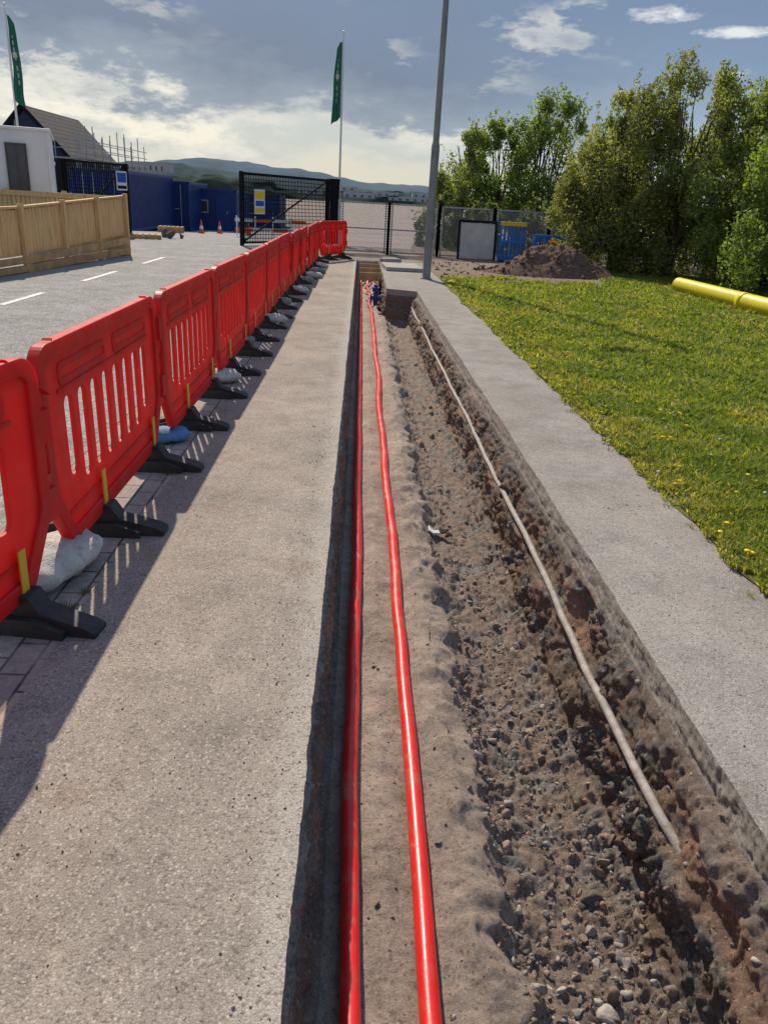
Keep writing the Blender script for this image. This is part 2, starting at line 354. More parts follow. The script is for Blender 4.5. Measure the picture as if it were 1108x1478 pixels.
for y in Y:
    xl=XL(y); xr=XR(y)
    k=(1-sm(22.6,23.0,y)) if y>20 else sm(-1,-.8,y)
    rw=.05*N(y*2.1,40)+.035*N(y*5.3,41)
    sc=.05*N(y*4.3,60)+.03*N(y*9.7,61)
    for (x0,z0,am,kd,s,tx,tz) in PR:
        if x0>.4: x=.4+(x0-.4)*(xr-.4)/.80
        else: x=x0+(xl+.10)*max(0,min(1,(.15-x0)/.25))
        f=FB(x0*5,y*5,z0*5,3)
        if kd=='c': d=am*N(x0*60,y*60,z0*60)+(am*1.5*FB(x0*9,y*9,z0*25,3))
        elif kd=='w':
            ch=sm(-.30,.30,N(x0*2,y*1.7,z0*3.5+33))
            g=FB(x0*27,y*27,z0*27,5); rd=abs(N(x0*7,y*3.2,z0*7)); r3=abs(N(x0*13,y*10,z0*15))
            d=am*(f*1.0+g*(.45+.65*ch)+.9*rd+.7*r3+.25*(1-ch)*N(y*26,z0*3.5,5)-.5)
        elif kd=='r': d=am*(f*.6+.75*FB(x0*26,y*26,0,5)+.4*max(0,N(x0*13,y*11,3)))
        else: d=am*(f*1.1)+.005*FB(x0*16,y*16,0,3)-.014*max(0,N(x0*7+3,y*4.2,8))
        if s>9 and s<14:
            ww=sm(9,11,s)*(1-sm(12.5,14,s)); x+=ww*(rw+sc); 
            d+=ww*(.026*N(y*6.5,50,x0*4)+.022*abs(N(y*11,51,x0*7)))
        if s>15.5 and s<22: 
            ww=sm(15.5,17,s)*(1-sm(21,22,s)); x+=ww*(.04*N(y*2.3,z0*2,77)+.018*N(y*7,z0*2,78))
        if kd in 'sr' and .38<x0<.95: d+=.014*N(x0*14,y*9,7)
        X=x-tz*d; Z=z0+tx*d
        if s>=len(P)-1: X=xr
        if s==0: X=xl
        V[idx]=(X,y,Z*k if s>0 and s<len(P)-1 else .004)
        m1=N(x0*3+5,y*2.2,z0*5); m2=N(x0*9,y*6,z0*9+9); m3=N(x0*2,y*1.1,z0*16+4)
        if kd=='c': c=cnc if x0>.5 else cnc*.9
        elif kd=='w':
            a=min(1,max(0,.38+1.3*m1+.6*m3)); c=red*a+brn*(1-a); b=min(1,max(0,m2*2.0+m3+.18)); c=c*(1-b)+gry*b
            if z0>-.17: c=c*.45+gry*.6
            if x0<0: c=c*1.15
            c=c*(.80+.5*max(0,m1*.8+.2))
        elif kd=='r':
            b=min(1,max(0,m2*1.8+max(0,(x0-.75))*.8)); c=rub*(1-b)+gry*b*1.15
        else: c=snd*(1+.22*m1+.18*m2)
        C[idx]=c; idx+=1
ii=(np.arange(len(Y)-1)[:,None]*NP+np.arange(NP-1)[None,:]).ravel()
F=np.stack([ii,ii+1,ii+NP+1,ii+NP],1)
tr=fast('trench',V,F,'soil',C,smooth=True)
bvh=BVHTree.FromPolygons([tuple(v) for v in V],[tuple(int(q) for q in f) for f in F])
import bmesh
def ico(n):
    bm=bmesh.new(); bmesh.ops.create_icosphere(bm,subdivisions=n,radius=1); v=np.array([tuple(q.co) for q in bm.verts]); f=np.array([[q.index for q in fc.verts] for fc in bm.faces]); bm.free(); return v,f
IV,IF=ico(2); IV1,IF1=ico(1)
def stones(name,spots,mat='stone'):
    Vs=[];Fs=[];Cs=[];k=0
    for (p,r,c) in spots:
        q,ff=(IV.copy(),IF) if r>.011 else (IV1.copy(),IF1)
        for _ in range(7):
            d=rng.normal(size=3); d/=np.linalg.norm(d); h=rng.uniform(.2,.65); pr=q@d; q=q-np.outer(np.maximum(0,pr-h),d)
        q=q*rng.uniform(.6,1.25,3); a=rng.uniform(0,6.28); b=rng.uniform(-.5,.5)
        R=np.array(Matrix.Rotation(a,3,'Z')@Matrix.Rotation(b,3,'X')); q=(q@R.T)*r*1.2+np.array(p)
        Vs.append(q);Fs.append(ff+k);Cs.append(np.tile(np.array(c),(len(q),1)));k+=len(q)
    return fast(name,np.vstack(Vs),np.vstack(Fs),mat,np.vstack(Cs))
pal=[(.31,.225,.175),(.26,.23,.205),(.33,.295,.26),(.20,.175,.155),(.37,.21,.15),(.30,.23,.185),(.25,.19,.15),(.42,.37,.32)]
sp=[]
def dropz(x,y):
    return bvh.ray_cast(Vector((x,y,.5)),Vector((0,0,-1)))[0]
for i in range(4200):
    y=1.0+abs(random.gauss(0,1))*(4.2 if i%2 else 1.8)
    if y>15: continue
    u=random.random()
    x=random.uniform(.56,1.05) if u<.92 else random.uniform(-.05,.55)
    if x>.55 and N(x*4,y*2.2,91)<-.15 and random.random()<.7: continue
    p=dropz(x,y)
    if p is None or abs(x-.285)<.06 or abs(x-.05)<.06: continue
    r=min(.040,.003+random.expovariate(1/.0052))*(1 if x>.55 else .45)
    sp.append(((p.x,p.y,p.z+r*.1),r,np.array(random.choice(pal))*random.uniform(.6,1.15)))
for i in range(2600):
    y=1.2+abs(random.gauss(0,1))*3.0
    if y>14: continue
    z=random.uniform(-.60,-.11)
    if N(y*1.7,z*4,95)<0 and random.random()<.6: continue
    sgn=1 if random.random()<.8 else -1
    h=bvh.ray_cast(Vector((.5 if sgn>0 else .2,y,z)),Vector((sgn,0,0)))
    if h[0] is None: continue
    r=min(.026,.003+random.expovariate(1/.0038)); p=h[0]
    sp.append(((p.x+sgn*r*.35,p.y,p.z),r,np.array(random.choice(pal))*random.uniform(.6,1.0)))
stones('trench_rubble',sp)
sp=[]
for i in range(600):
    y=1+abs(random.gauss(0,1))*3; x=random.choice([random.uniform(-1.65,-.12),random.uniform(-.3,-.12),random.uniform(1.25,1.85)])
    r=random.uniform(.0015,.005); sp.append(((x,y,.004+r*.4),r,np.array(random.choice(pal))*1.1))
for (cx,cy,n) in((-.80,1.72,9),(-.75,1.5,8),(-.28,5.6,20),(1.6,4.2,14)):
    for i in range(n):
        r=random.uniform(.0015,.006); sp.append(((cx+random.gauss(0,.08),cy+random.gauss(0,.06),.004+r*.4),r,np.array((.34,.23,.17))*random.uniform(.7,1.2)))
stones('loose_gravel',sp)
def duct(x0,ph,r,wob):
    pts=[]; y=-.9
    while y<22.6:
        x=x0+wob*N(y*.55,ph)+wob*.35*N(y*1.9,ph+3)+(-.05*sm(12,22,y) if x0>.2 else 0)
        z=-.540+r+.006*N(y*1.1,ph+8)+.35*sm(21,22.8,y)
        pts.append((x,y,z)); y+=.06 if y<6 else .15
    b=MB(); b.tube(pts,r,20); b.obj('red_cable_duct',['duct'],smooth=True)
duct(.05,1.0,.031,.018); duct(.285,9.0,.032,.032)
pts=[];y=1.58
while y<15.5:
    x=1.088-.05*sm(4,15,y)+.02*N(y*.6,71)+.006*N(y*3,72); z=-.280+.022*N(y*.8,73)+.008*N(y*3.1,74)
    if y<2.0: x+=.07*(2.0-y)/.4; z-=.06*(2-y)/.4
    pts.append((x,y,z)); y+=.06
b=MB(); b.tube(pts,.0175,12); b.obj('grey_service_pipe',['pipe'],smooth=True)
b=MB()
p=dropz(.62,5.05) or Vector((.6,5.05,-.6))
for (dx,dy,a,m) in((0,0,.3,0),(.05,.02,-.4,1),(-.03,.03,.8,0)):
    b.box((p.x+dx,p.y+dy,p.z+.025),(.09,.05,.012),m,R=Matrix.Rotation(a,3,'Y')@Matrix.Rotation(a*2,3,'Z'))
b.obj('crumpled_wrapper',['litter','blackmetal'],bevel=.004)
b=MB(); b.tube([(0,0,-.4),(0,0,-.1),(0,0,-.08),(0,0,.0)],[.05,.05,.08,.08],14); b.tube([(0,0,0),(0,0,.06)],[.04,.035],12); b.tube([(-.10,0,-.22),(.10,0,-.22)],.05,12); b.tube([(-.10,0,-.22),(-.12,0,-.22)],.075,12); b.tube([(.10,0,-.22),(.12,0,-.22)],.075,12)
b.obj('blue_valve',['bluevalve'],loc=(.37,17.3,-.15))
b=MB(); b.box((0,0,0),(.9,1.6,.09)); b.obj('concrete_slab',['slabedge'],bevel=.012,loc=(1.06,20.6,.054),rz=.06)
b=MB(); b.box((0,0,0),(.55,.25,.12)); b.box((.1,.3,.02),(.4,.2,.1)); b.obj('kerb_stone',['slabedge'],bevel=.012,loc=(.85,22.4,.07),rz=.4)
b=MB()
for i in range(3): b.beam((.0,18.6+i*1.3,-.05),(.52,18.7+i*1.3,-.05),.04,.18)
b.beam((.46,18.5,-.28),(.46,21.4,-.28),.03,.42); b.obj('timber_shuttering',['sleeper'],bevel=.004)

# ---------------------------------------------------------------- barriers
def rr_pts(cx,cy,w,h,r,n=5):
    out=[]
    for (sx,sy,a0) in((1,1,0),(-1,1,90),(-1,-1,180),(1,-1,270)):
        for k in range(n+1):
            a=math.radians(a0+90*k/n); out.append((cx+sx*(w/2-r)+r*math.cos(a),cy+sy*(h/2-r)+r*math.sin(a)))
    return out
def round_poly(pts,r,n=4):
    out=[]; m=len(pts)
    for i in range(m):
        p=Vector(pts[i]); a=(Vector(pts[i-1])-p).normalized(); b=(Vector(pts[(i+1)%m])-p).normalized()
        A=p+a*r; B=p+b*r
        for k in range(n+1):
            t=k/n; out.append(tuple(A*(1-t)**2+p*2*t*(1-t)+B*t*t))
    return out
def curve_mesh(loops,ext,bev):
    cu=bpy.data.curves.new('tmp','CURVE'); cu.dimensions='2D'; cu.fill_mode='BOTH'; cu.extrude=ext; cu.bevel_depth=bev; cu.bevel_resolution=2
    for L in loops:
        s=cu.splines.new('POLY'); s.points.add(len(L)-1)
        for i,(x,y) in enumerate(L): s.points[i].co=(x,y,0,1)
        s.use_cyclic_u=True
    o=bpy.data.objects.new('tmp',cu); link(o); dg=bpy.context.evaluated_depsgraph_get(); me=bpy.data.meshes.new_from_object(o.evaluated_get(dg)); bpy.data.objects.remove(o); return me
BL=1.85
outer=round_poly([(0.02,.38),(.02,.94),(.09,1.0),(BL-.09,1.0),(BL-.02,.94),(BL-.02,.38),(BL-.20,.12),(.20,.12)],.04)
holes=[]
ns=8; u0=.24; u1=BL-.24; pit=(u1-u0)/ns
for i in range(ns):
    lo=.34 if 0<i<ns-1 else .40
    holes.append(rr_pts(u0+pit*(i+.5),(lo+.76)/2,pit*.62,.76-lo,.04))
me=curve_mesh([outer]+holes,.004,.006)
bmv=MB()
def addmesh(b,me,mi,fn):
    k=len(b.v); b.v+=[fn(v.co) for v in me.vertices]
    for p in me.polygons: b.f.append(tuple(k+i for i in p.vertices)); b.m.append(mi)
fn=lambda c:(c.z,c.x,c.y)
addmesh(bmv,me,0,fn)
rim=curve_mesh([outer,round_poly([(0.075,.40),(.075,.92),(.12,.95),(BL-.12,.95),(BL-.075,.92),(BL-.075,.40),(BL-.23,.18),(.23,.18)],.035)],.019,.007)
addmesh(bmv,rim,0,fn)
for (a,b_) in((.24,.86),(.99,1.61)):
    f=curve_mesh([rr_pts((a+b_)/2,.86,b_-a,.085,.03),rr_pts((a+b_)/2,.86,b_-a-.04,.05,.02)],.011,.005)
    addmesh(bmv,f,0,fn)
for z in(.795,.265): bmv.box((0,BL/2,z),(.030,BL-.42,.014),0)
for (u,z,w) in((.0,.80,.09),(.0,.45,.09),(BL,.72,.09),(BL,.40,.09)): bmv.box((0,u,z),(.05,w,.13),0)
for u in(.62,1.58):
    prof=[(-.31,0.0),(.31,0.0),(.31,.022),(.27,.04),(.10,.085),(.06,.15),(-.06,.15),(-.10,.085),(-.27,.04),(-.31,.022)]
    bmv.prism(prof,u-.050,u+.050,1); bmv.prism([(-.20,.0),(.20,.0),(.20,.03),(.08,.07),(-.08,.07),(-.20,.03)],u-.085,u+.085,1)
    for sx in(-1,1):
        bmv.box((sx*.0295,u,.225),(.006,.045,.19),2)
bme=bmv.mesh('safety_barrier',['red','black','yclip'])
def barrier(x,y,rz,tilt=0):
    o=link(bpy.data.objects.new('safety_barrier',bme)); o.location=(x,y,.006 if x<-1 else .004); o.rotation_euler=(0,tilt,rz)
    return o
barrier(-1.43,1.06,-.118,.01)
y=2.93
for i in range(10):
    j=random.uniform(-.008,.008)
    barrier(-1.215+j+.1*sm(12,22,y),y,random.uniform(-.012,.012),random.uniform(-.025,.025)); y+=1.87
barrier(-1.12,21.9,math.radians(-22))
barrier(-1.60,-.80,-.06)
def sandbag(x,y,rz,s=1,mat='bag'):
    V=[];F=[];n=28;m=18
    for i in range(n+1):
        for j in range(m):
            u=i/n*2-1; a=2*math.pi*j/m; r=(1-abs(u)**3.2)**.5 if abs(u)<1 else 0
            wx=.14*max(r,.45)*(1+.12*N(u*3+x,a,y)); hz=.075*max(r,.06)*(1+.2*N(u*4,a*1.5,x+y))
            V.append((u*.26+.01*math.sin(a*3)*(abs(u)>.9), wx*math.cos(a), .07+hz*math.sin(a)+ .018*N(u*7,math.cos(a)*3,y)))
    for i in range(n):
        for j in range(m): F.append((i*m+j,i*m+(j+1)%m,(i+1)*m+(j+1)%m,(i+1)*m+j))
    o=fast('sandbag',np.array(V)*s,F,mat,smooth=True); o.location=(x,y,.008); o.rotation_euler[2]=rz
sandbag(-1.29,3.02,1.25,1.12)
sandbag(-1.28,5.05,.5,.7,'bluebag')
for (x,y,r,m) in((-1.25,6.9,.2,'bag'),(-1.3,8.7,1.1,'bagdk'),(-1.15,10.5,.4,'bag'),(-1.2,12.3,1,'bagdk'),(-1.1,14.1,.3,'bag'),(-1.1,15.9,.5,'bagdk'),(-1.0,17.0,.2,'bag'),(-.95,18.2,.7,'bagdk'),(-1,19.6,.4,'bag')):
    sandbag(x,y,r,.85,m)

# ---------------------------------------------------------------- street lamp, flagpoles
b=MB(); b.tube([(0,0,0),(0,0,.03),(0,0,.031),(0,0,2.75),(0,0,2.83),(0,0,5.5),(0,0,8.2)],[.13,.13,.092,.088,.068,.06,.05],18); 
b.box((0,-.088,1.0),(.10,.012,.5),0); b.tube([(0,0,8.15),(-.3,0,8.3),(-.7,0,8.32)],[.04,.035,.03],10)
b.box((-.95,0,8.33),(.55,.24,.10),0); b.box((-.97,0,8.27),(.42,.19,.03),1)
b.obj('street_lamp',['lamp','lens'],loc=(1.52,18.2,.0),bevel=0)
def flagpole(x,y,H,side):
    e=empty('flagpole',(x,y,height(x,y))); b=MB(); b.tube([(0,0,0),(0,0,H*.5),(0,0,H)],[.05,.04,.028],12); b.tube([(0,0,H),(0,0,H+.05),(0,0,H+.07)],[.045,.04,.01],12); b.tube([(0,0,0),(0,0,.12)],.09,12)
    b.obj('pole',['polew'],parent=e,smooth=False)
    V=[]; n=36;m=10;L=2.55
    for i in range(n+1):
        v=i/n
        for j in range(m+1):
            u=j/m; w=.36*(1-.18*math.sin(v*3.1))*(1 if v>.06 else .5+v*8)*(.55+.45*sm(0,.5,v))
            V.append((side*(.04+u*w),.10*math.sin(u*7+v*4)*(.35+.5*v)+.04*math.sin(v*13),H-.25-v*L-.30*u*(1 if v>.5 else .4)-.03*math.sin(u*6)))
    b=MB(); b.v=V
    for i in range(n):
        for j in range(m):
            b.f.append((i*(m+1)+j,i*(m+1)+j+1,(i+1)*(m+1)+j+1,(i+1)*(m+1)+j)); b.m.append(1 if (8<=i<=26 and 5<=j<=5 and i%3!=0) or (14<i<17 and 3<=j<=6) else 0)
    b.obj('flag',['flag','flagtxt'],parent=e,smooth=True)
flagpole(-.93,33,8.0,-1); flagpole(-12,30,6.95,1)

# ---------------------------------------------------------------- fence / gates
def gate(name,a,b,H,mat,sp,wd,diag=False,posts=(0,1),fr=.06,pw=.12,brace=True,zoff=.05,wmat=None):
    a=Vector(a); b=Vector(b); L=(b-a).length; d=(b-a)/L; m=MB(); wi=1 if wmat else 0
    z0=height(a.x,a.y); 
    P3=lambda u,z:(a.x+d.x*u,a.y+d.y*u,z0+z)
    for u in ([0] if 0 in posts else [])+([L] if 1 in posts else []): m.beam(P3(u,0),P3(u,H+.05),pw,pw,0)
    m.beam(P3(.08,H),P3(L-.08,H),fr,fr,0); m.beam(P3(.08,zoff+.05),P3(L-.08,zoff+.05),fr,fr,0)
    m.beam(P3(.10,zoff),P3(.10,H),fr,fr,0); m.beam(P3(L-.10,zoff),P3(L-.10,H),fr,fr,0)
    if brace: m.beam(P3(.12,zoff+.1),P3(L-.12,H-.05),fr*.8,fr*.8,0)
    if diag:
        k=-H
        while k<L:
            for sgn in(1,-1):
                u0,zz0,u1,zz1=k,zoff,k+H,H
                if u0<0: zz0+=-u0; u0=0
                if u1>L: zz1-=(u1-L); u1=L
                if zz1>zz0:
                    A,B=(zz0,zz1) if sgn==1 else (H+zoff-zz0,H+zoff-zz1); m.beam(P3(u0,A),P3(u1,B),wd,wd,wi)
            k+=sp
    else:
        u=.12
        while u<L-.1: m.beam(P3(u,zoff),P3(u,H),wd,wd,wi); u+=sp
        z=zoff+.05
        while z<H: m.beam(P3(.1,z),P3(L-.1,z),wd*.8,wd*.8,wi); z+=sp*1.5
    return m.obj(name,[mat]+([wmat] if wmat else []))
gate('mesh_gate',(-3.85,26.6,0),(-1.25,30.4,0),2.18,'blackmetal',.08,.024)
m=MB(); m.box((0,0,1.1),(.34,.22,2.2)); m.box((0,0,2.22),(.38,.26,.05)); m.obj('gate_post',['blackmetal'],loc=(-1.02,30.6,0),bevel=.01)
gate('mesh_gate',(-9.5,26.9,0),(-8.05,28.8,0),2.25,'blackmetal',.075,.020)
gate('mesh_gate',(-10.6,26.4,0),(-9.55,26.85,0),2.25,'blackmetal',.075,.020,brace=False)
FY=26.0
for (x0,x1) in((-.70,.86),(.86,2.45),(2.45,4.2),(4.2,5.98),(5.98,7.8)):
    gate('chain_link_fence',(x0,FY,0),(x1,FY,0),1.52,'galv',.075,.012,diag=True,fr=.045,pw=.09,brace=False,zoff=.03,wmat='galv' if x0<2 else 'galvdk')
m=MB(); m.box((1.0,0,.76),(3.2,.04,.04)); m.obj('fence_rail',['galv'],loc=(0,FY+.04,0))
b=MB(); R=Matrix.Rotation(-.16,3,'X')
b.box((0,0,.57),(1.1,.03,1.05),1,R=R); 
for s in(-1,1): b.box((s*.57,-.0,.57),(.07,.07,1.2),0,R=R); b.box((0,s*.57*.16,.57+s*.57),(1.2,.07,.07),0,R=R)
b.obj('framed_board',['blackmetal','cream'],bevel=.008,loc=(3.62,25.4,.02))
b=MB()
for k in range(3):
    o=k*.07; b.box((0,o,.60),(.80,.035,.08),0); b.box((0,o,1.12),(.80,.04,.12),1 if k==0 else 0); b.box((0,o,.12),(.80,.035,.14),0)
    for s in range(7): b.box((-.37+s*.124,o,.62),(.05,.03,.95),0)
    for s in(-.3,.3): b.box((s,o,.03),(.1,.4,.06),2)
b.obj('blue_barrier',['blue','yclip','black'],bevel=.006,loc=(4.68,25.1,.03),rz=.05)
b=MB()
for k in range(2):
    for s in range(6): b.box((-.45+s*.18,k*.3,.62),(.05,.04,.3),0)
    b.box((0,k*.3,.81),(1.0,.05,.1),0); b.box((0,k*.3,.42),(1.0,.05,.1),0); b.box((0,k*.3,.20),(.8,.05,.36),2)
b.box((-.50,.15,.61),(.05,.32,.3),0); b.box((.50,.15,.61),(.05,.32,.3),0)
b.box((.1,-.03,.66),(.24,.012,.16),1)
b.obj('blue_crate',['blue','red','sleeper'],bevel=.006,loc=(5.85,25.0,.03))

def timber(a,b,zb0,zb1,zt0,zt1,name='timber_fence'):
    a=Vector(a);b=Vector(b);L=(b-a).length;d=(b-a)/L;m=MB(); n=int(L/.125); ang=math.atan2(d.y,d.x)
    for i in range(n):
        t=(i+.5)/n; p=a+d*L*t; z0=zb0+(zb1-zb0)*t; z1=zt0+(zt1-zt0)*t+random.uniform(-.01,.01)
        m.box((p.x,p.y,(z0+z1)/2),(.105,.022,z1-z0),0,rz=ang)
    q=Vector((d.y,-d.x,0))
    for f in(.0,.98):
        z0=zb0+(zt0-zb0)*(f*.93+.06); z1=zb1+(zt1-zb1)*(f*.93+.06)
        m.beam(tuple(a+Vector((0,0,z0))-q*.05),tuple(b+Vector((0,0,z1))-q*.05),.04,.08,0)
    m.beam(tuple(a+Vector((0,0,zt0+.035))),tuple(b+Vector((0,0,zt1+.035))),.10,.04,0)
    k=int(L/1.6)
    for i in range(k+1):
        t=i/k; p=a+d*L*t; z1=zt0+(zt1-zt0)*t+.10
        m.box((p.x+q.x*.06,p.y+q.y*.06,z1/2),(.09,.09,z1),0,rz=ang)
    for r in range(2):
        h0=zb0/2; h1=zb1/2
        m.beam(tuple(a+q*.07+Vector((0,0,h0*(r+.5)))),tuple(b+q*.07+Vector((0,0,h1*(r+.5)))),.10,min(h0,h1)*.97,1)
    return m.obj(name,['wood','sleeper'],bevel=.004)
timber((-7.0,8.6,0),(-6.25,15.2,0),.22,.30,.98,1.10)
timber((-6.25,15.2,0),(-5.8,20.3,0),.30,.48,1.10,1.33)
timber((-5.8,20.3,0),(-10.5,21.5,0),.48,.48,1.30,1.30)
e=empty('site_cabin',(-8.05,22.0,0)); e.rotation_euler[2]=math.radians(19); b=MB()
b.box((-3,2.4,1.55),(6,4.8,2.45),0); b.box((-3,2.4,2.80),(6.1,4.9,.07),0)
for i in range(3): b.box((-.0-i*2.95-.04,-.01,1.55),(.06,.05,2.4),0)
b.box((-3,2.4,.17),(5.6,4.4,.32),1); b.obj('walls',['white','frame'],parent=e,bevel=.01)
b=MB(); b.box((-.80,-.03,1.68),(.50,.06,1.55),0); b.box((-.80,-.065,1.68),(.40,.02,1.42),1); b.box((-.80,-.08,1.68),(.03,.02,1.42),0)
b.box((-2.6,-.03,1.75),(1.2,.06,1.0),0); b.box((-2.6,-.065,1.75),(1.08,.02,.88),1); b.obj('door',['frame','glass'],parent=e)
e=empty('house',(-23.6,60,-.8)); b=MB(); hw=2.9; D=11.5
b.prism([(-hw+.25,0),(hw-.25,0),(hw-.25,4.1),(0,6.9),(-hw+.25,4.1)],.3,D-.3,0); b.obj('walls',['membrane'],parent=e)
b=MB()
for s in(-1,1):
    b.v+= [(0,0,7.2),(s*(hw+.2),0,3.95),(s*(hw+.2),D,3.95),(0,D,7.2),(0,0,7.05),(s*(hw+.2),0,3.8),(s*(hw+.2),D,3.8),(0,D,7.05)]
    k=len(b.v)-8
    for f in((0,1,2,3),(4,5,6,7),(0,1,5,4),(1,2,6,5),(2,3,7,6)): b.f.append(tuple(k+i for i in f)); b.m.append(0)
b.obj('roof',['tile'],parent=e)
b=MB()
for s in(-1,1): b.beam((0,-.05,7.15),(s*(hw+.2),-.05,3.85),.10,.25,0)
b.box((1.2,.25,2),(1,.1,1.2),1); b.box((-1.2,.25,2),(1,.1,1.2),1); b.obj('bargeboard_and_windows',['blackmetal','glass'],parent=e)
b=MB()
for i in range(8):
    y=-1+i*1.9
    for x in(hw+1.0,hw+2.1): b.tube([(x,y,0),(x,y,5.3+.9*random.random())],.035,6)
for x in(-hw-1.5,-2.2,0,2.2,hw+1):
    for y in(-1.4,-.5): b.tube([(x,y,0),(x,y,5.0+random.random()*1.2)],.035,6)
for z in(2,4,4.6,5.1):
    b.tube([(hw+1.0,-1.4,z),(hw+1.0,D+1.6,z)],.03,6); b.tube([(hw+2.1,-1.4,z),(hw+2.1,D+1.6,z)],.03,6); b.tube([(-hw-2,-1.4,z),(hw+2.1,-1.4,z)],.03,6)
b.box((hw+1.55,D/2,3.95),(1.0,D+2,.05)); b.box((0,-.95,3.95),(2*hw+4,.8,.05))
b.obj('scaffolding',['galv'],parent=e)
def container(name,x,y,w,d,h,z,win=False):
    e=empty(name,(x,y,z)); b=MB(); b.box((0,0,h/2),(w-.06,d-.06,h-.02),0)
    n=int(d/.22)
    for i in range(n):
        for s in(-1,1): b.box((s*(w/2-.01),-d/2+.15+(d-.3)*(i+.5)/n,h/2),(.05,.11,h-.3),0)
    n=int(w/.22)
    for i in range(n): b.box((-w/2+.12+(w-.24)*(i+.5)/n,-d/2+.01,h/2),(.11,.05,h-.3),0)
    for sx in(-1,1):
        for sy in(-1,1): b.box((sx*(w/2-.02),sy*(d/2-.02),h/2),(.12,.12,h+.02),0)
        b.box((sx*(w/2-.01),0,h-.04),(.10,d,.12),0); b.box((sx*(w/2-.01),0,.08),(.10,d,.14),0)
    for z_ in(h-.04,.08): b.box((0,-d/2+.01,z_),(w,.10,.13),0)
    b.obj('body',['navy'],parent=e)
    b=MB()
    if win:
        b.box((-w*.25,-d/2-.03,h*.58),(.75,.05,.8),1); b.box((-w*.25,-d/2-.06,h*.58),(.62,.03,.66),2); b.box((w*.2,-d/2-.03,h*.45),(.85,.05,1.95),0); b.box((w*.2+.3,-d/2-.08,h*.45),(.04,.04,.2),1)
    else:
        for s in(-.3,-.1,.1,.3): b.tube([(s*w,-d/2-.05,.15),(s*w,-d/2-.05,h-.15)],.02,6,1)
        for s in(-.2,.2): b.box((s*w,-d/2-.06,h*.45),(.25,.03,.05),1)
    b.obj('doors',['navy','galv','glass'],parent=e)
container('shipping_container',-12.5,45,2.4,10,2.75,-.5)
container('shipping_container',-11.6,53.2,2.4,6,2.75,-.75)
container('site_office',-9.6,57,2.9,6,2.5,-.8,win=True)
container('site_office',-7.6,66,2.6,5,2.3,-.8,win=True)
container('site_office',-15.5,50,2.4,6,2.5,-.7,win=True)
container('shipping_container',-14.2,56,2.4,6,2.9,-.8)
b=MB(); b.box((0,0,1.05),(1.1,1.1,2.1),0); b.box((0,-.56,1.0),(.7,.03,1.8),1)
b.prism([(.62*math.cos(math.pi*i/8),2.1+.25*math.sin(math.pi*i/8)) for i in range(9)],-.6,.6,1)
b.obj('portable_toilet',['signblue','signwhite'],loc=(-12.7,33,.1),bevel=.02)
b=MB(); b.box((0,0,0),(.5,.02,.75),0); b.box((0,-.013,.2),(.46,.006,.25),1); b.box((0,-.013,-.05),(.40,.006,.16),2); b.box((0,-.013,-.26),(.46,.006,.14),1)
b.obj('safety_sign',['signwhite','signyellow','signblue'],loc=(-3.35,27.22,1.35),rz=math.atan2(3.8,2.6))
b=MB(); b.box((0,0,0),(.42,.02,.6),0); b.box((0,-.013,.1),(.36,.006,.3),1); b.box((0,-.013,-.2),(.36,.006,.1),2)
b.obj('safety_sign',['signwhite','signblue','blackmetal'],loc=(-8.15,28.55,1.75),rz=.95)
def cone(x,y):
    b=MB(); b.box((0,0,.02),(.36,.36,.04),2); b.tube([(0,0,.04),(0,0,.25)],[.14,.105],14,0); b.tube([(0,0,.25),(0,0,.42)],[.105,.075],14,1); b.tube([(0,0,.42),(0,0,.7)],[.075,.03],14,0)
    b.obj('traffic_cone',['orange','signwhite','black'],loc=(x,y,height(x,y)))
for (x,y) in((-8.9,46),(-8.4,49),(-6.4,47)): cone(x,y)
def pallet(x,y,rz,k):
    b=MB()
    for q in range(k):
        for i in range(6): b.box((-.5+i*.2,0,.13+q*.15),(.12,.95,.022),0)
        for s in(-.42,0,.42): b.box((0,s,.06+q*.15),(1.15,.1,.1),0)
    b.obj('timber_pallet',['sleeper'],loc=(x,y,height(x,y)+.01),rz=rz)
pallet(-7.3,27.6,.3,1); pallet(-9.2,40,.1,2); pallet(-10.2,31,.5,4)
b=MB()
for k in range(4):
    b.box((-1.2+k*.8,0,.35),(.75,.05,.14),k%2); b.box((-1.2+k*.8,0,.75),(.75,.05,.14),(k+1)%2); b.box((-1.5+k*.8,0,.45),(.05,.06,.95),1); b.box((-1.5+k*.8,0,.03),(.1,.5,.06),1)
b.obj('red_white_barrier',['orange','signwhite'],loc=(-4.0,36.5,height(-4.6,36.5)),rz=.3)
stones('rock',[((-6.6,28.5,.1),.25,(.16,.14,.12)),((-6.9,29.2,.08),.18,(.16,.14,.12)),((-6.3,28.9,.06),.15,(.16,.14,.12))])

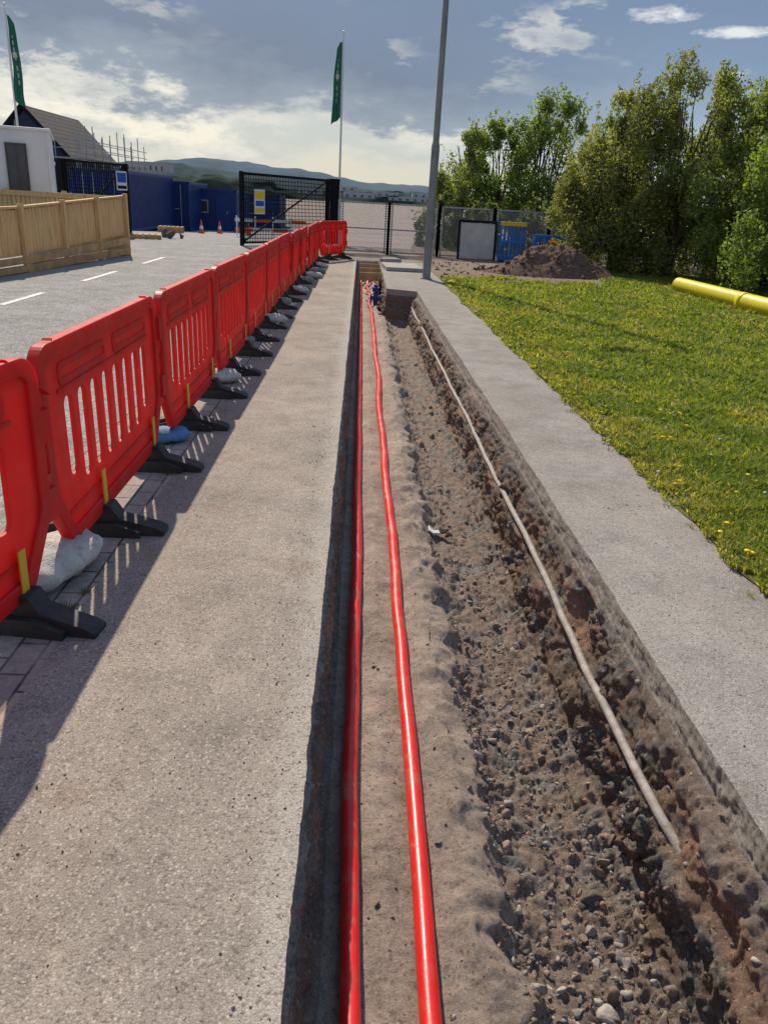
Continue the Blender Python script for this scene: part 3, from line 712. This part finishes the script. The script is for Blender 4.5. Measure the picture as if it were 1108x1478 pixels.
# ---------------------------------------------------------------- spoil heap
V=[];F=[];n=90;m=60;Cc=[]
for i in range(n):
    for j in range(m):
        u=i/(n-1)*2-1; v=j/(m-1)*2-1; r=math.hypot(u*.98,v)
        h=.74*max(0,1-r**1.4)*(1+.5*N(u*2.2,v*2,5)) ; h+= (.10*FB(u*6,v*5,2,5)+.06*abs(N(u*16,v*11)))*max(0,1-r*r)
        V.append((5.0+u*1.85,21.0+v*1.2,.0+h-.03)); g=.75+.5*random.random(); Cc.append((.165*g,.10*g,.07*g))
for i in range(n-1):
    for j in range(m-1): F.append((i*m+j,(i+1)*m+j,(i+1)*m+j+1,i*m+j+1))
fast('soil_heap',V,F,'soil',np.array(Cc))
hb=BVHTree.FromPolygons(V,F)
sp=[]
for i in range(420):
    a=random.uniform(0,6.28); q=random.random()**.5*1.1; r=min(.11,.02+random.expovariate(1/.022)); x=5.0+1.8*q*math.cos(a); y=21+1.15*q*math.sin(a)
    h=hb.ray_cast(Vector((x,y,3)),Vector((0,0,-1)))[0]; z=max(.02,h.z if h else .02)
    sp.append(((x,y,z),r,np.array((.175,.11,.078))*random.uniform(.7,1.3)))
for i in range(160):
    sp.append(((random.uniform(1.9,3.6),random.uniform(18.6,24.5),.03),random.uniform(.015,.05),np.array((.25,.18,.14))*random.uniform(.7,1.2)))
stones('soil_clods',sp)
b=MB(); pts=[(7.5,8,.2),(7.45,12,.19),(7.38,15,.19),(7.3,18.1,.19)]
b.tube(pts,.155,24,cap=False); b.tube(pts[::-1],.138,24,cap=False); b.tube([(7.385,14.9,.19),(7.383,15.1,.19)],.162,24)
b.obj('yellow_gas_pipe',['ypipe'],smooth=True)

# ---------------------------------------------------------------- grass
def grass():
    n=270000
    d=2.2*np.exp(rng.uniform(0,1,n*2)*math.log(26/2.2)); a=rng.uniform(.02,1.0,n*2)
    x=d*np.sin(a); y=d*np.cos(a)
    keep=(x>1.86)&(y<25.3)&(x<13); x=x[keep]; y=y[keep]; d=d[keep]
    xe=np.array([XE(float(q)) for q in y]); nz=np.array([N(float(p)*1.3,float(q)*1.3,3) for p,q in zip(x,y)]); nb=np.array([N(float(p)*5,float(q)*5,9) for p,q in zip(x,y)])
    edge=(x-xe); keep=(edge>-.02+.10*nb)&((y+nz*2.5)<18.4+1.2*(x>6)*3)&((nb+nz*.8+.6*rng.random(len(x))>-.20))
    x=x[keep];y=y[keep];d=d[keep];nz=nz[keep];nb=nb[keep];edge=edge[keep]
    n=len(x); h=(.028+.035*rng.random(n)+.055*np.clip(nb,0,1))*(1+d*.018); h*=np.clip(.5+edge*2,.5,1); w=.0030*np.maximum(1,d/3.4)*(1+.6*rng.random(n))
    ang=rng.uniform(0,6.283,n); ln=rng.normal(0,.6,(n,2))*h[:,None]; z=.02
    p0=np.stack([x-np.cos(ang)*w,y-np.sin(ang)*w,np.full(n,z)],1); p1=np.stack([x+np.cos(ang)*w,y+np.sin(ang)*w,np.full(n,z)],1)
    m0=np.stack([x-np.cos(ang)*w*.8+ln[:,0]*.35,y-np.sin(ang)*w*.8+ln[:,1]*.35,z+h*.6],1); m1=np.stack([x+np.cos(ang)*w*.8+ln[:,0]*.35,y+np.sin(ang)*w*.8+ln[:,1]*.35,z+h*.6],1)
    tp=np.stack([x+ln[:,0],y+ln[:,1],z+h],1)
    V=np.stack([p0,p1,m1,m0,tp],1).reshape(-1,3)
    k=np.arange(n)*5
    F=np.concatenate([np.stack([k,k+1,k+2],1),np.stack([k,k+2,k+3],1),np.stack([k+3,k+2,k+4],1)])
    g=np.array((.235,.29,.055)); yl=np.array((.42,.37,.16)); dk=np.array((.115,.185,.035)); t=rng.random(n)[:,None]; big=np.clip(.5+nz*1.6,0,1)[:,None]
    c=(g*(1-big)+dk*big*.7+g*big*.3)*(.6+.8*t); dry=(rng.random(n)<.11+.25*np.clip(-nz*2,0,1)+.25*np.clip(1-edge*2,0,1))[:,None]; c=np.where(dry,yl*(.7+.6*t),c)
    fast('grass',V,F,'grass',np.repeat(c,5,0))
grass()
def dand(mat,name,n,sz):
    Vs=[];Fs=[];k=0
    for i in range(n):
        y=2.3+random.random()**1.6*12; x=XE(y)+.04+abs(random.gauss(0,1.1)); zz=.055+.03*random.random(); s=sz*random.uniform(.7,1.2)
        q=IV*np.array((s,s,s*.45 if mat=='petal' else s*.8))+np.array((x,y,zz)); Vs.append(q);Fs.append(IF+k);k+=len(q)
    fast(name,np.vstack(Vs),np.vstack(Fs),mat)
dand('petal','dandelion_flowers',150,.015); dand('fluff','dandelion_seed_heads',45,.011)
def weeds(spots):
    Vl=[];C_=[]
    for (x,y,n) in spots:
        for i in range(n):
            a=random.uniform(0,6.28); L=random.uniform(.015,.04); q=random.uniform(0,.03); px=x+q*math.cos(a); py=y+q*math.sin(a)
            Vl+=[(px-.002,py,.006),(px+.002,py,.006),(px+L*.7*math.cos(a),py+L*.7*math.sin(a),.006+L)]; C_+=[(.14,.16,.04)]*3
    fast('weeds',np.array(Vl),np.arange(len(Vl)).reshape(-1,3),'grass',np.array(C_))
weeds([(-1.12,2.75,60),(-1.09,2.9,30),(-1.1,4.4,25),(-1.4,2.6,20),(-1.5,3.6,20)]+[(-.75+.02*i,22.8,30) for i in range(5)]+[(XE(y)-.06+.02*N(y*9,1),y,12) for y in (2.6,3.1,3.9,4.2,5.3,6.4,7.7)])

# ---------------------------------------------------------------- trees
def tree(name,x,y,H,rx,ry,nl,ncl,lsz=.085,tint=(1,1,1),stems=5,seed=1,low=.0):
    r=random.Random(seed); g=np.random.default_rng(seed); z0=height(x,y); cl=[];e=empty(name,(x,y,z0)); b=MB()
    for i in range(ncl):
        t=r.random(); z=low+(H-low)*t*.95
        env=(1-max(0,(t-.25)/.78)**2.3)**.5*(.88+.12*math.sin(min(1,t*3)*1.57))
        a=r.uniform(0,6.283); q=r.uniform(.3,1)**.5*(.88+.3*N(math.cos(a)*1.5,math.sin(a)*1.5,t*3+seed))
        cl.append((q*env*rx*math.cos(a),q*env*ry*math.sin(a),max(.15,z+(.15*r.gauss(0,1) if t>.7 else 0)),r.uniform(.26,.62)*(H/5)*(1 if t<.75 else .75),r.uniform(.6,1.3)))
    for s in range(stems):
        a=6.28*s/stems+r.random(); R=r.uniform(.15,.55); pts=[(.12*math.cos(a),.12*math.sin(a),-.05)]
        for k in range(1,6): t=k/5; pts.append((rx*R*math.cos(a)*t**1.3+.08*r.gauss(0,1),ry*R*math.sin(a)*t**1.3+.08*r.gauss(0,1),H*.85*t))
        b.tube(pts,[.07,.06,.05,.038,.025,.012],7)
        for c in r.sample(cl,min(len(cl),10)):
            k=r.randint(1,3); p=Vector(pts[k]); q=Vector(c[:3])
            if q.z>p.z: b.tube([p,p.lerp(q,.5)+Vector((0,0,.1)),q],[.03,.018,.006],5)
    b.obj('trunk',['bark'],parent=e,smooth=True)
    C_=np.array(cl); ci=g.integers(0,len(cl),nl); c=C_[ci]
    dirv=g.normal(size=(nl,3)); dirv/=np.linalg.norm(dirv,axis=1)[:,None]; rad=(g.random(nl)**.45)*c[:,3]
    p=c[:,:3]+dirv*rad[:,None]*np.array((1,1,1.15))
    ns=nl//7; si=g.integers(0,len(cl),110); which=g.integers(0,110,ns); tt=g.random(ns); cc=C_[si][which]; dd=np.stack([g.normal(0,.4,110),g.normal(0,.4,110),g.uniform(.4,1.1,110)],1)[which]
    p[:ns]=cc[:,:3]+dd*(tt*(.35+cc[:,3])*1.1)[:,None]+g.normal(0,.035,(ns,3))
    p[:,2]=np.maximum(p[:,2],.05)
    t1=g.normal(size=(nl,3)); t1/=np.linalg.norm(t1,axis=1)[:,None]; t2=np.cross(t1,g.normal(size=(nl,3))); t2/=np.linalg.norm(t2,axis=1)[:,None]
    s=lsz*(.6+.8*g.random(nl))[:,None]
    V=np.stack([p-t1*s*.5,p+t2*s*.27,p+t1*s*.5,p-t2*s*.27],1).reshape(-1,3); F=(np.arange(nl)*4)[:,None]+np.arange(4)
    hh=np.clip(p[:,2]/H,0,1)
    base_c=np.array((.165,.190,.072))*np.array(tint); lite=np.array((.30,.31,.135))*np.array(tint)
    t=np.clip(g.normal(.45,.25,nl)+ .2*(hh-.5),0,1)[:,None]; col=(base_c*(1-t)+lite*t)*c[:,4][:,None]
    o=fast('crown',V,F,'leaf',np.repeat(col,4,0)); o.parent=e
tree('willow_tree',6.6,23.9,3.3,1.3,1.3,20000,56,.09,(1,1,1.1),6,11)
tree('willow_tree',7.4,23.4,4.7,1.9,1.6,34000,95,.09,(1,1,1.1),6,17)
tree('willow_tree',8.7,22.6,5.2,2.1,1.7,38000,105,.09,(.95,1,1),6,12)
tree('willow_tree',10.5,20.7,5.0,2.2,2.0,36000,100,.09,(.85,1,.9),6,13)
tree('hawthorn_tree',10.2,17.9,4.8,2.2,2.1,46000,125,.085,(.78,1,.75),6,14)
tree('hawthorn_tree',13.0,20,5.3,2.4,2.4,14000,60,.12,(.75,1,.8),5,15)
tree('hawthorn_tree',11.5,24.5,5.3,3.2,2,18000,60,.12,(.8,.95,.9),5,16)
tree('birch_tree',3.9,33,4.4,1.35,1.2,14000,46,.11,(.95,1.05,1),4,21)
tree('birch_tree',5.5,33.5,4.7,1.6,1.2,15000,50,.11,(.85,1.1,.9),4,22)
tree('birch_tree',7.2,33,5.7,1.9,1.4,22000,68,.11,(.9,1.1,.9),5,23)
tree('birch_tree',9.2,31,5.0,2.0,1.4,14000,50,.12,(.8,1,.9),5,24)
tree('hedge_shrub',2.9,31.0,1.7,1.0,.8,5000,22,.10,(.6,.7,.7),4,25)
tree('hedge_shrub',4.4,29.5,1.5,1.1,.7,5000,24,.10,(.55,.65,.6),4,26)
tree('hedge_shrub',6.2,29.5,1.6,1.2,.7,5000,24,.10,(.6,.7,.6),4,27)

# ---------------------------------------------------------------- light + sky
az=math.radians(17); el=math.radians(42)
d=Vector((-math.sin(az)*math.cos(el),math.cos(az)*math.cos(el),math.sin(el)))
sl=bpy.data.lights.new('sun','SUN'); sl.energy=5.0; sl.angle=math.radians(.6); sl.color=(1,.89,.74)
so=link(bpy.data.objects.new('sun',sl)); so.rotation_euler=(-d).to_track_quat('-Z','Y').to_euler()
W=bpy.data.worlds.new('World'); scn.world=W; W.use_nodes=True; t=W.node_tree; n=t.nodes; l=t.links
bg=n['Background']; bg.inputs[1].default_value=.1
class WN(NT):
    def __init__(s): s.t=t; s.n=n; s.l=l
w=WN()
sky=w.add('ShaderNodeTexSky'); sky.sky_type='NISHITA'; sky.sun_disc=False; sky.sun_elevation=el; sky.sun_rotation=-az; sky.air_density=1; sky.dust_density=1.5
tc=w.add('ShaderNodeTexCoord'); sp=w.add('ShaderNodeSeparateXYZ'); l.new(tc.outputs['Generated'],sp.inputs[0])
X_,Y_,Z_=sp.outputs
azt=w.math('ARCTAN2',X_,Y_)
cb=w.add('ShaderNodeCombineXYZ'); l.new(w.math('MULTIPLY',azt,2.4),cb.inputs[0]); l.new(w.math('MULTIPLY',Z_,6.0),cb.inputs[1])
co=cb.outputs[0]
nA=w.noise(co,1.7,9,.62); nB=w.noise(co,3.0,10,.62); nC=w.noise(co,1.3,4,.5)
alt=w.math('ADD',Z_,w.math('MULTIPLY',w.math('SUBTRACT',nA,.5),.24))
alt=w.math('ADD',alt,w.math('MULTIPLY',azt,.05)); alt=w.math('ADD',alt,.024)
base=w.ramp(alt,[(0,(.76,.71,.54)),(.05,(.70,.69,.60)),(.085,(.50,.56,.57)),(.115,(.25,.31,.39)),(.16,(.145,.195,.29)),(.26,(.16,.235,.365)),(.6,(.2,.30,.48))])
lin=w.ramp(alt,[(.074,0),(.092,1),(.100,.8),(.112,0)])
base=w.mix(w.math('MULTIPLY',lin,w.ramp(nC,[(.42,.2),(.54,1)])),base,(.95,.90,.76))
rt=w.ramp(w.math('ADD',w.math('MULTIPLY',azt,1.3),.45),[(.5,0),(.95,.85)])
base=w.mix(rt,base,w.ramp(w.math('ADD',Z_,w.math('MULTIPLY',w.math('SUBTRACT',nA,.5),.08)),[(0,(.58,.64,.65)),(.07,(.42,.52,.64)),(.13,(.25,.35,.50)),(.2,(.18,.265,.41)),(.6,(.2,.34,.6))]))
edge=w.ramp(nB,[(.53,0),(.59,.85),(.66,.5),(.74,0)])
msk=w.ramp(w.noise(co,1.0,3),[(.48,0),(.60,1)])
base=w.mix(w.math('MULTIPLY',edge,msk),base,(.78,.77,.70))
nB2=w.noise(co,9,8,.65)
def puff(base,a0,z0,ra,rz):
    da=w.math('DIVIDE',w.math('SUBTRACT',azt,a0),ra); dz=w.math('DIVIDE',w.math('SUBTRACT',Z_,z0),rz)
    r2=w.math('ADD',w.math('MULTIPLY',da,da),w.math('MULTIPLY',dz,dz))
    v=w.math('ADD',w.math('SUBTRACT',1.0,r2),w.math('MULTIPLY',w.math('SUBTRACT',nB2,.5),3.2))
    return w.mix(w.ramp(v,[(.25,0),(.9,.95)]),base,(.88,.88,.86))
base=puff(base,.318,.196,.045,.010); base=puff(base,.395,.180,.045,.007)
sc=w.mix(1,base,(10,10,10),'MULTIPLY')
fin=w.mix(.10,sc,sky.outputs[0])
l.new(fin,bg.inputs[0])

# ---------------------------------------------------------------- camera
cam=bpy.data.cameras.new('camera'); co_=link(bpy.data.objects.new('camera',cam))
cam.sensor_fit='VERTICAL'; cam.sensor_height=36; cam.lens=1110/1478*36; cam.clip_start=.05; cam.clip_end=20000
R=Vector((.9983,-.0259,.0537)).normalized(); B=Vector((-.0442,-.9262,.3746)); B=(B-R*B.dot(R)).normalized(); U=B.cross(R)
mt=Matrix((( R.x,U.x,B.x,0),(R.y,U.y,B.y,0),(R.z,U.z,B.z,1.6),(0,0,0,1))); co_.matrix_world=mt
scn.camera=co_
